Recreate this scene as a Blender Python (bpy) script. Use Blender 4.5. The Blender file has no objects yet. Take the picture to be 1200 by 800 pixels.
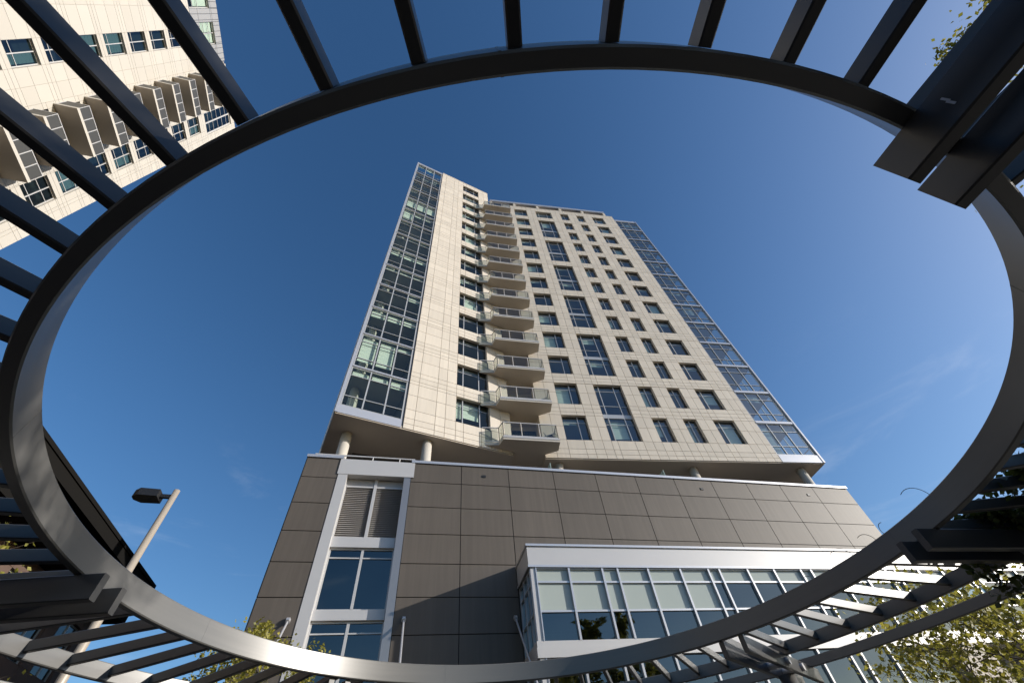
import bpy, math, random
from mathutils import Vector, Matrix
R = math.radians
random.seed(11)
C = bpy.context.scene.collection
SC = bpy.context.scene
EYE = 1.5            # heights below are measured from the eye unless a name says otherwise; the ground is z = 0

# ------------------------------------------------------------------ mesh helper
class MB:
    def __init__(s): s.v = []; s.f = []; s.m = []; s.t = []
    def quad(s, a, b, c, d, m=0, t=0.5):
        i = len(s.v); s.v += [a, b, c, d]; s.f.append((i, i+1, i+2, i+3)); s.m.append(m); s.t.append(t)
    def tri(s, a, b, c, m=0, t=0.5):
        i = len(s.v); s.v += [a, b, c]; s.f.append((i, i+1, i+2)); s.m.append(m); s.t.append(t)
    def box(s, x0, x1, y0, y1, z0, z1, m=0, t=0.5, skip=''):
        i = len(s.v)
        s.v += [(x0,y0,z0),(x1,y0,z0),(x1,y1,z0),(x0,y1,z0),(x0,y0,z1),(x1,y0,z1),(x1,y1,z1),(x0,y1,z1)]
        F = {'b':(0,3,2,1),'t':(4,5,6,7),'f':(0,1,5,4),'k':(2,3,7,6),'l':(3,0,4,7),'r':(1,2,6,5)}
        for k, q in F.items():
            if k in skip: continue
            s.f.append(tuple(i+j for j in q)); s.m.append(m); s.t.append(t)
    def prism(s, poly, z0, z1, m=0, t=0.5, mb=None, mt=None):
        # poly counter clockwise seen from above
        n = len(poly); i = len(s.v)
        s.v += [(x,y,z0) for x,y in poly] + [(x,y,z1) for x,y in poly]
        s.f.append(tuple(i+j for j in reversed(range(n)))); s.m.append(m if mb is None else mb); s.t.append(t)
        s.f.append(tuple(i+n+j for j in range(n))); s.m.append(m if mt is None else mt); s.t.append(t)
        for j in range(n):
            k = (j+1) % n
            s.f.append((i+j, i+k, i+n+k, i+n+j)); s.m.append(m); s.t.append(t)
    def tube(s, a, b, ra, rb=None, n=10, m=0, cap=True, t=0.5):
        rb = ra if rb is None else rb
        a, b = Vector(a), Vector(b); d = (b-a).normalized()
        u = d.orthogonal().normalized(); w = d.cross(u)
        i = len(s.v)
        for p, r in ((a, ra), (b, rb)):
            for k in range(n):
                q = 2*math.pi*k/n
                s.v.append(tuple(p + u*(r*math.cos(q)) + w*(r*math.sin(q))))
        for k in range(n):
            l = (k+1) % n
            s.f.append((i+k, i+l, i+n+l, i+n+k)); s.m.append(m); s.t.append(t)
        if cap:
            s.f.append(tuple(i+k for k in reversed(range(n)))); s.m.append(m); s.t.append(t)
            s.f.append(tuple(i+n+k for k in range(n))); s.m.append(m); s.t.append(t)
    def bar(s, a, b, w, h, m=0, t=0.5):
        # rectangular bar from a to b: w across (horizontal), h along the other normal
        a, b = Vector(a), Vector(b); d = (b-a).normalized()
        up = Vector((0,0,1)) if abs(d.z) < .95 else Vector((0,1,0))
        u = d.cross(up).normalized()*(w/2); v = u.cross(d).normalized()*(h/2)
        i = len(s.v)
        for p in (a, b):
            for q in (-u-v, u-v, u+v, -u+v): s.v.append(tuple(p+q))
        for q in ((0,3,2,1),(4,5,6,7),(0,1,5,4),(1,2,6,5),(2,3,7,6),(3,0,4,7)):
            s.f.append(tuple(i+j for j in q)); s.m.append(m); s.t.append(t)
    def mesh(s, name, mats, smooth=False):
        me = bpy.data.meshes.new(name)
        me.from_pydata([tuple(p) for p in s.v], [], s.f)
        for mt in (mats if isinstance(mats, (list, tuple)) else [mats]): me.materials.append(mt)
        me.polygons.foreach_set('material_index', s.m)
        a = me.attributes.new('tone', 'FLOAT', 'FACE'); a.data.foreach_set('value', s.t)
        if smooth: me.polygons.foreach_set('use_smooth', [True]*len(s.f))
        me.update()
        return me

def link(name, data, parent=None, loc=(0,0,0), rz=0.0):
    o = bpy.data.objects.new(name, data); C.objects.link(o)
    o.location = loc; o.rotation_euler = (0,0,rz)
    if parent is not None: o.parent = parent
    return o
def thing(name, label, cat, loc, rz=0.0, group=None):
    o = link(name, None, None, loc, rz); o.empty_display_size = .3
    o['label'] = label; o['category'] = cat
    if group: o['group'] = group
    return o
def tag(o, label, cat, group=None):
    o['label'] = label; o['category'] = cat
    if group: o['group'] = group
    return o
def part(name, mb, mats, parent, loc=(0,0,0), rz=0.0, smooth=False):
    return link(name, mb.mesh(name, mats, smooth), parent, loc, rz)
def again(o, parent, loc, rz=None):          # a copy of one object that shares its mesh
    c = o.copy(); C.objects.link(c); c.parent = parent; c.location = loc
    if rz is not None: c.rotation_euler = (0,0,rz)
    return c
def again_tree(o, parent, loc, rz=None):
    c = again(o, parent, loc, rz)
    for ch in list(o.children):
        d = ch.copy(); C.objects.link(d); d.parent = c
    return c

# ------------------------------------------------------------------ materials
def newmat(name):
    m = bpy.data.materials.new(name); m.use_nodes = True
    nt = m.node_tree; nt.nodes.clear()
    out = nt.nodes.new('ShaderNodeOutputMaterial')
    return m, nt, out
def N(nt, typ, **kw):
    n = nt.nodes.new(typ)
    for k, v in kw.items():
        if k.startswith('i_'):
            key = k[2:]; n.inputs[int(key) if key.isdigit() else key.replace('_', ' ')].default_value = v
        else: setattr(n, k, v)
    return n
def surf(name, col, rough=.6, metal=0.0, tone=0.0, noise=0.0, nscale=3.0, stretch=(1,1,1), bump=0.0, bscale=30.0, spec=.5, coat=0.0, rnoise=0.0, stain=0.0):
    m, nt, out = newmat(name); L = nt.links.new
    b = N(nt, 'ShaderNodeBsdfPrincipled'); L(b.outputs[0], out.inputs[0])
    b.inputs['Roughness'].default_value = rough; b.inputs['Metallic'].default_value = metal
    b.inputs['Specular IOR Level'].default_value = spec; b.inputs['Coat Weight'].default_value = coat
    tc = N(nt, 'ShaderNodeTexCoord'); mp = N(nt, 'ShaderNodeMapping'); mp.inputs['Scale'].default_value = stretch
    L(tc.outputs['Object'], mp.inputs[0])
    nz = N(nt, 'ShaderNodeTexNoise', i_Scale=nscale, i_Detail=6.0, i_Roughness=.6); L(mp.outputs[0], nz.inputs['Vector'])
    at = N(nt, 'ShaderNodeAttribute', attribute_name='tone')
    # factor = 1 + tone*(t-.5)*2 + noise*(n-.5)*2
    a1 = N(nt, 'ShaderNodeMath', operation='MULTIPLY_ADD'); a1.inputs[1].default_value = 2*tone; a1.inputs[2].default_value = 1-tone
    L(at.outputs['Fac'], a1.inputs[0])
    a2 = N(nt, 'ShaderNodeMath', operation='MULTIPLY_ADD'); a2.inputs[1].default_value = 2*noise; a2.inputs[2].default_value = -noise
    L(nz.outputs[0], a2.inputs[0])
    ad = N(nt, 'ShaderNodeMath', operation='ADD'); L(a1.outputs[0], ad.inputs[0]); L(a2.outputs[0], ad.inputs[1])
    fac = ad
    if stain:
        mp2 = N(nt, 'ShaderNodeMapping'); mp2.inputs['Scale'].default_value = (3.2, 3.2, .16); L(tc.outputs['Object'], mp2.inputs[0])
        n2 = N(nt, 'ShaderNodeTexNoise', i_Scale=1.6, i_Detail=7.0, i_Roughness=.65); L(mp2.outputs[0], n2.inputs['Vector'])
        mr = N(nt, 'ShaderNodeMapRange'); mr.inputs[1].default_value = .42; mr.inputs[2].default_value = .72; mr.inputs[3].default_value = 1-stain; mr.inputs[4].default_value = 1+stain*1.3
        L(n2.outputs[0], mr.inputs[0])
        mu = N(nt, 'ShaderNodeMath', operation='MULTIPLY'); L(ad.outputs[0], mu.inputs[0]); L(mr.outputs[0], mu.inputs[1]); fac = mu
    vm = N(nt, 'ShaderNodeVectorMath', operation='SCALE'); vm.inputs[0].default_value = col; L(fac.outputs[0], vm.inputs['Scale'])
    L(vm.outputs[0], b.inputs['Base Color'])
    if rnoise:
        r1 = N(nt, 'ShaderNodeMath', operation='MULTIPLY_ADD'); r1.inputs[1].default_value = 2*rnoise; r1.inputs[2].default_value = rough-rnoise
        L(nz.outputs[0], r1.inputs[0]); L(r1.outputs[0], b.inputs['Roughness'])
    if bump:
        n3 = N(nt, 'ShaderNodeTexNoise', i_Scale=bscale, i_Detail=4.0); L(mp.outputs[0], n3.inputs['Vector'])
        bp = N(nt, 'ShaderNodeBump', i_Strength=bump, i_Distance=.02); L(n3.outputs[0], bp.inputs['Height']); L(bp.outputs[0], b.inputs['Normal'])
    return m
def glassmat(name, tint, ior=1.75, refl=(1,1,1), rough=.015, wave=.02, ripple=.35):
    m, nt, out = newmat(name); L = nt.links.new
    f0 = ((ior-1)/(ior+1))**2          # Schlick, the same from both sides of the pane
    ge = N(nt, 'ShaderNodeNewGeometry'); dt = N(nt, 'ShaderNodeVectorMath', operation='DOT_PRODUCT'); L(ge.outputs['Incoming'], dt.inputs[0]); L(ge.outputs['True Normal'], dt.inputs[1])
    ab = N(nt, 'ShaderNodeMath', operation='ABSOLUTE'); L(dt.outputs['Value'], ab.inputs[0])
    om = N(nt, 'ShaderNodeMath', operation='SUBTRACT'); om.inputs[0].default_value = 1.0; L(ab.outputs[0], om.inputs[1])
    pw = N(nt, 'ShaderNodeMath', operation='POWER'); L(om.outputs[0], pw.inputs[0]); pw.inputs[1].default_value = 5.0
    fr = N(nt, 'ShaderNodeMath', operation='MULTIPLY_ADD', use_clamp=True); L(pw.outputs[0], fr.inputs[0]); fr.inputs[1].default_value = 1-2*f0; fr.inputs[2].default_value = 2*f0
    tr = N(nt, 'ShaderNodeBsdfTransparent'); tr.inputs[0].default_value = (*tint, 1)
    gl = N(nt, 'ShaderNodeBsdfGlossy', i_Roughness=rough); gl.inputs[0].default_value = (*refl, 1)
    tc = N(nt, 'ShaderNodeTexCoord')
    nz = N(nt, 'ShaderNodeTexNoise', i_Scale=ripple, i_Detail=1.0); L(tc.outputs['Object'], nz.inputs['Vector'])
    bp = N(nt, 'ShaderNodeBump', i_Strength=1.0, i_Distance=wave); L(nz.outputs[0], bp.inputs['Height'])
    L(bp.outputs[0], gl.inputs['Normal'])
    mx = N(nt, 'ShaderNodeMixShader'); L(fr.outputs[0], mx.inputs[0]); L(tr.outputs[0], mx.inputs[1]); L(gl.outputs[0], mx.inputs[2])
    L(mx.outputs[0], out.inputs[0])
    return m
def leafmat(name, col, col2):
    m, nt, out = newmat(name); L = nt.links.new
    at = N(nt, 'ShaderNodeAttribute', attribute_name='tone')
    mix = N(nt, 'ShaderNodeMix', data_type='RGBA'); L(at.outputs['Fac'], mix.inputs[0])
    mix.inputs[6].default_value = (*col, 1); mix.inputs[7].default_value = (*col2, 1)
    d = N(nt, 'ShaderNodeBsdfPrincipled', i_Roughness=.45); L(mix.outputs[2], d.inputs['Base Color'])
    t = N(nt, 'ShaderNodeBsdfTranslucent'); L(mix.outputs[2], t.inputs[0])
    mx = N(nt, 'ShaderNodeMixShader'); mx.inputs[0].default_value = .45
    L(d.outputs[0], mx.inputs[1]); L(t.outputs[0], mx.inputs[2]); L(mx.outputs[0], out.inputs[0])
    return m

M = {}
M['cream'] = surf('cream_stone_panel', (.645,.587,.505), .62, tone=.055, noise=.05, nscale=1.1, stretch=(1,1,.35), bump=.05, spec=.3, stain=.04)
M['cream_white'] = surf('pale_concrete_panel', (.51,.48,.43), .6, tone=.04, noise=.04, nscale=.8, stretch=(1,1,.3), spec=.3)
M['joint'] = surf('panel_joint', (.24,.18,.13), .8)
M['lbjoint'] = surf('pale_panel_joint', (.36,.325,.28), .8)
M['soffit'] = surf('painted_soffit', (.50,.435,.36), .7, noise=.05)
M['soffit_dark'] = surf('soffit_underside', (.25,.215,.175), .7, noise=.06)
M['brown'] = surf('brown_cladding', (.119,.103,.088), .55, tone=.06, noise=.10, nscale=.55, stain=.075, bump=.04, spec=.35)
M['brown_joint'] = surf('brown_joint', (.02,.017,.015), .8)
M['alu'] = surf('silver_aluminium', (.62,.62,.64), .34, metal=.55, noise=.04, nscale=2.0, spec=.5)
M['alu_white'] = surf('pale_aluminium', (.56,.555,.555), .42, metal=.2, noise=.05, nscale=1.0, stretch=(1,1,2))
M['frame'] = surf('window_frame', (.47,.48,.49), .4, metal=.35)
M['frame_dark'] = surf('dark_frame', (.10,.105,.115), .4, metal=.3)
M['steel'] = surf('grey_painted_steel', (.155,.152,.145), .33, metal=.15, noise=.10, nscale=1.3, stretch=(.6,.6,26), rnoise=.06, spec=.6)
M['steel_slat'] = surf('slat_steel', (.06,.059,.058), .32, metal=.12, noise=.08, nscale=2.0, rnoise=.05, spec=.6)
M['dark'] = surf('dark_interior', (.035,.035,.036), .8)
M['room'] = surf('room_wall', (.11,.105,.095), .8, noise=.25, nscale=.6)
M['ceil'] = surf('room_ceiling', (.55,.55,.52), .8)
M['blind'] = surf('window_blind', (.72,.76,.68), .75, noise=.06, nscale=1.0, stretch=(1,1,6))
M['glass'] = glassmat('window_glass', (.78,.86,.82), ior=1.5, refl=(.9,.95,.9), wave=.04)
M['glass_front'] = glassmat('front_window_glass', (.74,.84,.82), ior=1.75, wave=.05)
M['glass_dark'] = glassmat('tinted_glass', (.26,.36,.38), ior=1.7, refl=(.9,1,1), wave=.05)
M['glass_blue'] = glassmat('reflective_glass', (.55,.66,.70), ior=2.0)
M['glass_clear'] = glassmat('clear_glass', (.72,.80,.76), ior=1.5)
M['frost'] = surf('frosted_glass', (.55,.60,.55), .25, spec=.6)
M['fin'] = surf('green_glass_screen', (.36,.46,.42), .12, spec=.7)
M['spandrel'] = surf('spandrel_glass', (.44,.49,.45), .13, noise=.03, nscale=.5, spec=.6)
M['louvre'] = surf('louvre_blade', (.45,.42,.395), .45, metal=.3, noise=.05)
M['grey_metal'] = surf('corrugated_grey_metal', (.37,.37,.37), .5, metal=.3, noise=.04, stretch=(8,8,.3))
M['bright_alu'] = surf('bright_aluminium', (.33,.33,.34), .36, metal=.6, noise=.03)
M['mesh_panel'] = surf('perforated_panel', (.075,.075,.072), .5, metal=.3)
M['black'] = surf('black_paint', (.018,.018,.02), .45)
M['charcoal'] = surf('charcoal_fascia', (.012,.0115,.011), .9, spec=.02)
M['brick'] = surf('brown_brick', (.115,.075,.06), .8, noise=.2, nscale=6, bump=.2)
M['pole'] = surf('tan_pole', (.38,.33,.27), .45, metal=.1)
M['bark'] = surf('tree_bark', (.10,.078,.058), .9, noise=.3, nscale=9, stretch=(1,1,.3), bump=.5, bscale=25)
M['leaf_spring'] = leafmat('spring_leaf', (.19,.20,.03), (.42,.37,.07))
M['leaf_dark'] = leafmat('vine_leaf', (.03,.05,.012), (.10,.12,.02))
M['stone'] = surf('beige_stone', (.46,.40,.33), .6, tone=.05, noise=.05)
M['pave'] = surf('grey_paving', (.055,.053,.05), .8, noise=.2, nscale=1.5, bump=.2)
M['asphalt'] = surf('dark_ground', (.07,.068,.062), .9, noise=.25, nscale=.4)
M['roofing'] = surf('roof_membrane', (.25,.24,.23), .8, noise=.1)

# ------------------------------------------------------------------ camera
CAM = bpy.data.cameras.new('camera'); cam = bpy.data.objects.new('camera', CAM); C.objects.link(cam)
CAM.sensor_fit = 'HORIZONTAL'; CAM.sensor_width = 36.0; CAM.lens = 491.04/1200*36
CAM.clip_start = .05; CAM.clip_end = 3000
pit, rol = .89944, -.130138
fw = Vector((0, math.cos(pit), math.sin(pit))); rt = Vector((1,0,0)); up = rt.cross(fw)
r2 = rt*math.cos(rol) + up*math.sin(rol); u2 = up*math.cos(rol) - rt*math.sin(rol)
cam.matrix_world = Matrix(((r2.x,u2.x,-fw.x,0),(r2.y,u2.y,-fw.y,0),(r2.z,u2.z,-fw.z,EYE),(0,0,0,1)))
SC.camera = cam

# ------------------------------------------------------------------ light
SUN_EL, SUN_AZ = R(18.0), R(94.0)     # azimuth clockwise from +Y
sv = Vector((math.sin(SUN_AZ)*math.cos(SUN_EL), math.cos(SUN_AZ)*math.cos(SUN_EL), math.sin(SUN_EL)))
sl = bpy.data.lights.new('sun', 'SUN'); sl.energy = 4.6; sl.angle = R(.53); sl.color = (1.0,.94,.86)
so = bpy.data.objects.new('sun', sl); C.objects.link(so); so.rotation_euler = sv.to_track_quat('Z','Y').to_euler(); so.location = (30,0,40)
W = bpy.data.worlds.new('World'); SC.world = W; W.use_nodes = True
nt = W.node_tree; nt.nodes.clear(); L = nt.links.new
wo = N(nt, 'ShaderNodeOutputWorld'); bg = N(nt, 'ShaderNodeBackground', i_Strength=.125); L(bg.outputs[0], wo.inputs[0])
sky = N(nt, 'ShaderNodeTexSky', sky_type='NISHITA', sun_disc=False, sun_elevation=SUN_EL, sun_rotation=SUN_AZ, altitude=100, air_density=1.0, dust_density=1.0, ozone_density=2.5)
hs = N(nt, 'ShaderNodeHueSaturation', i_Saturation=1.22, i_Value=1.03, i_Hue=.503)
L(sky.outputs[0], hs.inputs['Color'])
tc = N(nt, 'ShaderNodeTexCoord'); mp = N(nt, 'ShaderNodeMapping'); mp.inputs['Scale'].default_value = (1.6, 1.6, 6.5); mp.inputs['Rotation'].default_value = (.25,.1,.5)
L(tc.outputs['Generated'], mp.inputs[0])
nz = N(nt, 'ShaderNodeTexNoise', i_Scale=2.1, i_Detail=8.0, i_Roughness=.62, i_Distortion=.6); L(mp.outputs[0], nz.inputs['Vector'])
mr = N(nt, 'ShaderNodeMapRange', interpolation_type='SMOOTHSTEP'); mr.inputs[1].default_value = .56; mr.inputs[2].default_value = .84; mr.inputs[3].default_value = 0; mr.inputs[4].default_value = .22
L(nz.outputs[0], mr.inputs[0])
sx = N(nt, 'ShaderNodeSeparateXYZ'); L(tc.outputs['Generated'], sx.inputs[0])
ml_ = N(nt, 'ShaderNodeMapRange'); ml_.inputs[1].default_value = .62; ml_.inputs[2].default_value = .38; ml_.inputs[3].default_value = 0; ml_.inputs[4].default_value = 1
L(sx.outputs['Z'], ml_.inputs[0]); mm_ = N(nt, 'ShaderNodeMath', operation='MULTIPLY'); L(mr.outputs[0], mm_.inputs[0]); L(ml_.outputs[0], mm_.inputs[1])
mx = N(nt, 'ShaderNodeMix', data_type='RGBA'); L(mm_.outputs[0], mx.inputs[0]); L(hs.outputs[0], mx.inputs[6]); mx.inputs[7].default_value = (5.5,6.0,6.8,1)
L(mx.outputs[2], bg.inputs[0])
SC.view_settings.view_transform = 'Standard'; SC.view_settings.look = 'None'; SC.view_settings.exposure = 0.25; SC.view_settings.gamma = 1.0
SC.cycles.max_bounces = 8; SC.cycles.transparent_max_bounces = 16; SC.cycles.caustics_reflective = False; SC.cycles.caustics_refractive = False

# ------------------------------------------------------------------ frames: local x along the wall, y into the wall, z up (eye = 0)
class Frame:
    def __init__(s, x, y, az): s.o = Vector((x, y, EYE)); s.az = R(az); s.c, s.s = math.cos(s.az), math.sin(s.az)
    def w(s, x, y, z=0): return Vector((s.o.x + x*s.c - y*s.s, s.o.y + x*s.s + y*s.c, s.o.z + z))
    def loc(s, x, y, z, world): return s.w(x, y, z) - Vector(world)
def polar(az, d): return math.sin(R(az))*d, math.cos(R(az))*d

def facade(xl, zl, holes, gap=.024, thick=.03, reveal=.24, edge=(True, True)):
    """panel grid: cells between the lines of xl and zl, minus the holes (x0,x1,z0,z1); joints show the backing"""
    mb = MB()
    xs = sorted(set([round(v,3) for v in xl] + [round(v,3) for h in holes for v in h[:2]]))
    zs = sorted(set([round(v,3) for v in zl] + [round(v,3) for h in holes for v in h[2:]]))
    def thin(a):
        o = [a[0]]
        for v in a[1:]:
            if v - o[-1] > .012: o.append(v)
        return o
    g = gap/2
    for i in range(len(xs)-1):
        for j in range(len(zs)-1):
            a, b, c, d = xs[i], xs[i+1], zs[j], zs[j+1]
            cx, cz = (a+b)/2, (c+d)/2
            if any(h[0] < cx < h[1] and h[2] < cz < h[3] for h in holes): continue
            mb.quad((a,0,c),(b,0,c),(b,0,d),(a,0,d), 1)
            if b-a > gap*2 and d-c > gap*2:
                mb.box(a+g, b-g, -thick, -.001, c+g, d-g, 0, random.random(), skip='k')
    for (a,b,c,d) in holes:
        y0 = -thick
        mb.quad((a,y0,c),(a,y0,d),(a,reveal,d),(a,reveal,c), 0)
        mb.quad((b,y0,d),(b,y0,c),(b,reveal,c),(b,reveal,d), 0)
        mb.quad((a,y0,d),(b,y0,d),(b,reveal,d),(a,reveal,d), 0)
        mb.quad((b,y0,c),(a,y0,c),(a,reveal,c),(b,reveal,c), 0)
    return mb

def window_parts(w, h, mull=(), trans=(), fw=.06, mw=.06, mat='frame', glass='glass', depth=.07, per=0):
    """frame mesh and pane mesh, origin at the lower left corner of the opening"""
    f = MB(); e = .004
    f.box(e, fw, 0, depth, e, h-e, per); f.box(w-fw, w-e, 0, depth, e, h-e, per)
    f.box(fw, w-fw, 0.002, depth-.002, e, fw, per); f.box(fw, w-fw, .002, depth-.002, h-fw, h-e, per)
    for x in mull: f.box(x-mw/2, x+mw/2, -.012, depth-.01, fw, h-fw)
    for z in trans: f.box(fw, w-fw, .004, depth-.012, z-.022, z+.022)
    g = MB()
    xs = [fw] + [v for x in mull for v in (x-mw/2, x+mw/2)] + [w-fw]
    zs = [fw] + [v for z in trans for v in (z-.022, z+.022)] + [h-fw]
    for i in range(0, len(xs), 2):
        for j in range(0, len(zs), 2):
            g.quad((xs[i],depth*.5,zs[j]),(xs[i+1],depth*.5,zs[j]),(xs[i+1],depth*.5,zs[j+1]),(xs[i],depth*.5,zs[j+1]))
    return f, g
def blind_mesh(w, d):
    b = MB(); n = max(2, int(d/.16))
    for k in range(n):   # a gently folded shade
        z0, z1 = -d*k/n, -d*(k+1)/n; y = .01 if k % 2 else 0
        b.quad((0,y,z1),(w,.01-y,z1),(w,.01-y,z0),(0,y,z0))
    return b

def add_window(parent, world, fr, protos, key, x, y, z, w, h, spec, blinds=None):
    """one window part with its pane and its shades as sub-parts"""
    if key not in protos:
        f, g = window_parts(w, h, **spec)
        o = part('window', f, [M[spec.get('mat','frame')], M['frame_dark']], parent)
        p = part('pane', g, M[spec.get('glass','glass')], o)
        protos[key] = (o, p)
    else:
        o0, p0 = protos[key]
        o = again(o0, parent, (0,0,0)); again(p0, o, (0,0,0))
    o.location = fr.loc(x, y, z, world); o.rotation_euler = (0,0,fr.az)
    if blinds:
        for (a, b, d) in blinds:
            kk = (round(b-a,2), round(d,2))
            if kk not in BL: BL[kk] = blind_mesh(b-a, d).mesh('blind', M['blind'])
            link('blind', BL[kk], o, (a, .16, h-.07))
    return o
BL = {}

# ------------------------------------------------------------------ ground
g = MB(); g.quad((-900,-900,-.004),(900,-900,-.004),(900,900,-.004),(-900,900,-.004)); o = part('ground', g, M['asphalt'], None); o['kind'] = 'structure'
g = MB(); g.quad((-14,-9,0),(26,-9,0),(26,16.5,0),(-14,16.5,0)); o = part('plaza_paving', g, M['pave'], None); o['kind'] = 'structure'

# ------------------------------------------------------------------ the tall cream tower
FLR = 3.1
FL = Frame(-9.388, 15.082, 32.5)       # left wing front, x 0 .. 10.2
FR = Frame(19.607, 25.785, 13.8)       # long front, x -19.07 .. 0
TW = (FL.o.x, FL.o.y, 0)
tower = thing('apartment_tower', 'tall cream apartment tower with stacked balconies and glazed corners above the brown base', 'tower', TW)
def tp(name, mb, mats, fr, at=(0,0,0), smooth=False): return part(name, mb, mats, tower, fr.loc(*at, TW), fr.az, smooth)
LT, RT = 60.12, 56.95
# left wing stone front with windows
wl = [(6.52, 8.77, 16.6+FLR*k, 18.66+FLR*k) for k in range(14)]
zl = [15.2, 15.55, 15.95] + [16.6+FLR*k+d for k in range(14) for d in (0, 1.12, 2.06, 2.33, 2.72)] + [LT]
zl = [z for z in zl if z <= LT]
mb = facade([3.52, 4.1, 5.27, 5.86, 6.52, 7.01, 8.15, 8.77, 9.5, 10.2], zl, wl)
mb.box(3.52, 10.2, -.05, .4, LT, LT+.12, 0)
mb.quad((3.52,-.03,15.2),(3.52,.25,15.2),(3.52,.25,LT),(3.52,-.03,LT), 0)
tp('stone_front', mb, [M['cream'], M['joint']], FL)
pr = {}
for k in range(14):
    h = 2.06
    rr = random.random(); bl = []
    if k in (0,): bl = [(.55,1.60,1.25),(.08,.44,1.4)]
    elif rr < .45: bl = [(.55, 1.60, random.choice((.35,.7,1.3,1.85)))]
    elif rr < .6: bl = [(.08,.44,.9),(.55,1.60,.45)]
    add_window(tower, TW, FL, pr, 'L', 6.52, .17, 16.6+FLR*k, 2.25, h, dict(mull=(.49,1.63), trans=(1.5,), per=1), bl)
# left glazed corner, one bay of glazing per floor
for k in range(14):
    z0 = 15.72 if k == 0 else 15.2+.18+FLR*k+.35
    z1 = 15.2+.18+FLR*(k+1)+.25 if k < 13 else 59.4
    key = ('gl', round(z1-z0,2))
    h = z1-z0
    f, gl = window_parts(3.30, h, mull=(1.13,2.26), trans=(.75, h-.68), fw=.075, mw=.075, depth=.09)
    o = part('corner_glazing', f, M['frame'], tower, FL.loc(.12, 0, z0, TW), FL.az)
    part('pane', gl, M['glass'], o)
    drops = {0:(.45,.42,.55), 1:(2.2,2.25,.25), 2:(.7,.6,.55), 4:(.3,.3,.3), 5:(.55,.6,.55), 8:(1.9,.5,.4), 9:(1.7,1.7,1.7)}.get(k, None)
    if drops is None: drops = tuple(random.choice((0,0,.25,.5)) for _ in range(3))
    for j, d in enumerate(drops):
        if d > 0: part('blind', blind_mesh(.92, min(d, h-.2)), M['blind'], o, (.14+1.12*j, .22, h-.10))
    # side return of the corner
    f, gl = window_parts(3.0, h, mull=(1.0,2.0), trans=(.75,), fw=.075, mw=.075, depth=.09)
    o = part('side_glazing', f, M['frame'], tower, FL.loc(.02, 3.15, z0, TW), FL.az - math.pi/2)
    part('pane', gl, M['glass'], o)
b = MB()
b.box(-.02,3.42,-.03,.25,15.2,15.71); b.box(-.02,3.42,-.04,.25,59.42,59.9)
for k in range(1,14):
    z = 15.2+.18+FLR*k; b.box(.10,3.42,-.06,.2,z+.252,z+.348)
b.box(-.03,.115,-.05,.12,15.2,59.9); b.box(-.02,.1,.12,3.3,15.2,15.71); b.box(-.02,.1,.12,3.3,59.42,59.9)
for k in range(1,14):
    z = 15.2+.18+FLR*k; b.box(-.04,.1,.13,3.2,z+.252,z+.348)
tp('corner_frame', b, M['alu'], FL)
b = MB(); b.box(3.425,3.515,.02,.3,15.21,59.85); tp('dark_joint', b, M['frame_dark'], FL)
# long front
wr = []; spec_r = []
c1, c2, c3, c4, c5 = (-17.5,-15.8), (-14.55,-12.36), (-11.07,-9.93), (-8.74,-7.7), (-6.45,-4.80)
for k in range(13):
    z0, z1 = 16.6+FLR*k, 18.68+FLR*k
    for c in (c1, c3, c4, c5): wr.append((*c, z0, z1))
for p in range(6):
    wr.append((*c2, 16.6+2*FLR*p, 21.80+2*FLR*p))
wr.append((*c2, 16.6+12*FLR, 18.68+12*FLR))
xl = [-19.07,-18.3,-17.5,-16.38,-15.8,-15.15,-14.55,-14.13,-12.96,-12.36,-11.7,-11.07,-10.5,-9.93,-9.33,-8.74,-8.22,-7.7,-7.06,-6.45,-5.95,-4.8,-4.2,-3.6,-3.15]
zl = [15.2,15.52,15.9] + [16.6+FLR*k+d for k in range(13) for d in (0, 1.12, 2.08, 2.36, 2.72)] + [RT]
mb = facade(xl, zl, wr)
mb.box(-19.07,-3.15,-.05,.3,RT,RT+.08,0)
tp('stone_front', mb, [M['cream'], M['joint']], FR)
pr = {}
for k in range(13):
    z0 = 16.6+FLR*k; h = 2.08
    q = random.random
    add_window(tower, TW, FR, pr, 'c1', c1[0], .17, z0, 1.70, h, dict(mull=(1.12,), trans=(1.55,), per=1, glass='glass_front'), [(.08,1.05,random.choice((.5,1.2,1.9,1.9)))] if q()<.8 else None)
    for c, kk in ((c3,'c3'),(c4,'c4')):
        w = c[1]-c[0]
        add_window(tower, TW, FR, pr, kk, c[0], .17, z0, w, h, dict(mull=(w*.5,), trans=(1.55,), per=1, glass='glass_front'), [(.08 if q()<.5 else w*.5+.04, 0, 0)] and ([(.08, w*.5-.05, random.choice((.6,1.3,1.9)))] if q()<.5 else ([(w*.5+.05, w-.08, random.choice((.5,1.85)))] if q()<.3 else None)))
    add_window(tower, TW, FR, pr, 'c5', c5[0], .17, z0, 1.65, h, dict(mull=(.52,), trans=(1.55,), per=1, glass='glass_front'), [(.62,1.58,random.choice((.5,1.2,1.9)))] if q()<.65 else None)
for p in range(6):
    o = add_window(tower, TW, FR, pr, 'pair', c2[0], .17, 16.6+2*FLR*p, 2.19, 5.20, dict(mull=(.42,1.59), trans=(1.50,3.2,4.65), per=1, glass='glass_front'),
        [(.50,1.52,random.choice((.4,.9,1.4)))] if p % 2 else None)
    s = MB(); s.box(.01,2.18,-.02,.06,2.06,2.40); part('spandrel_band', s, M['frame'], o)
    if p in (0,1,3): link('blind', blind_mesh(1.02, 1.6 if p==0 else .7).mesh('blind', M['blind']), o, (.50,.16,2.02))
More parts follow.
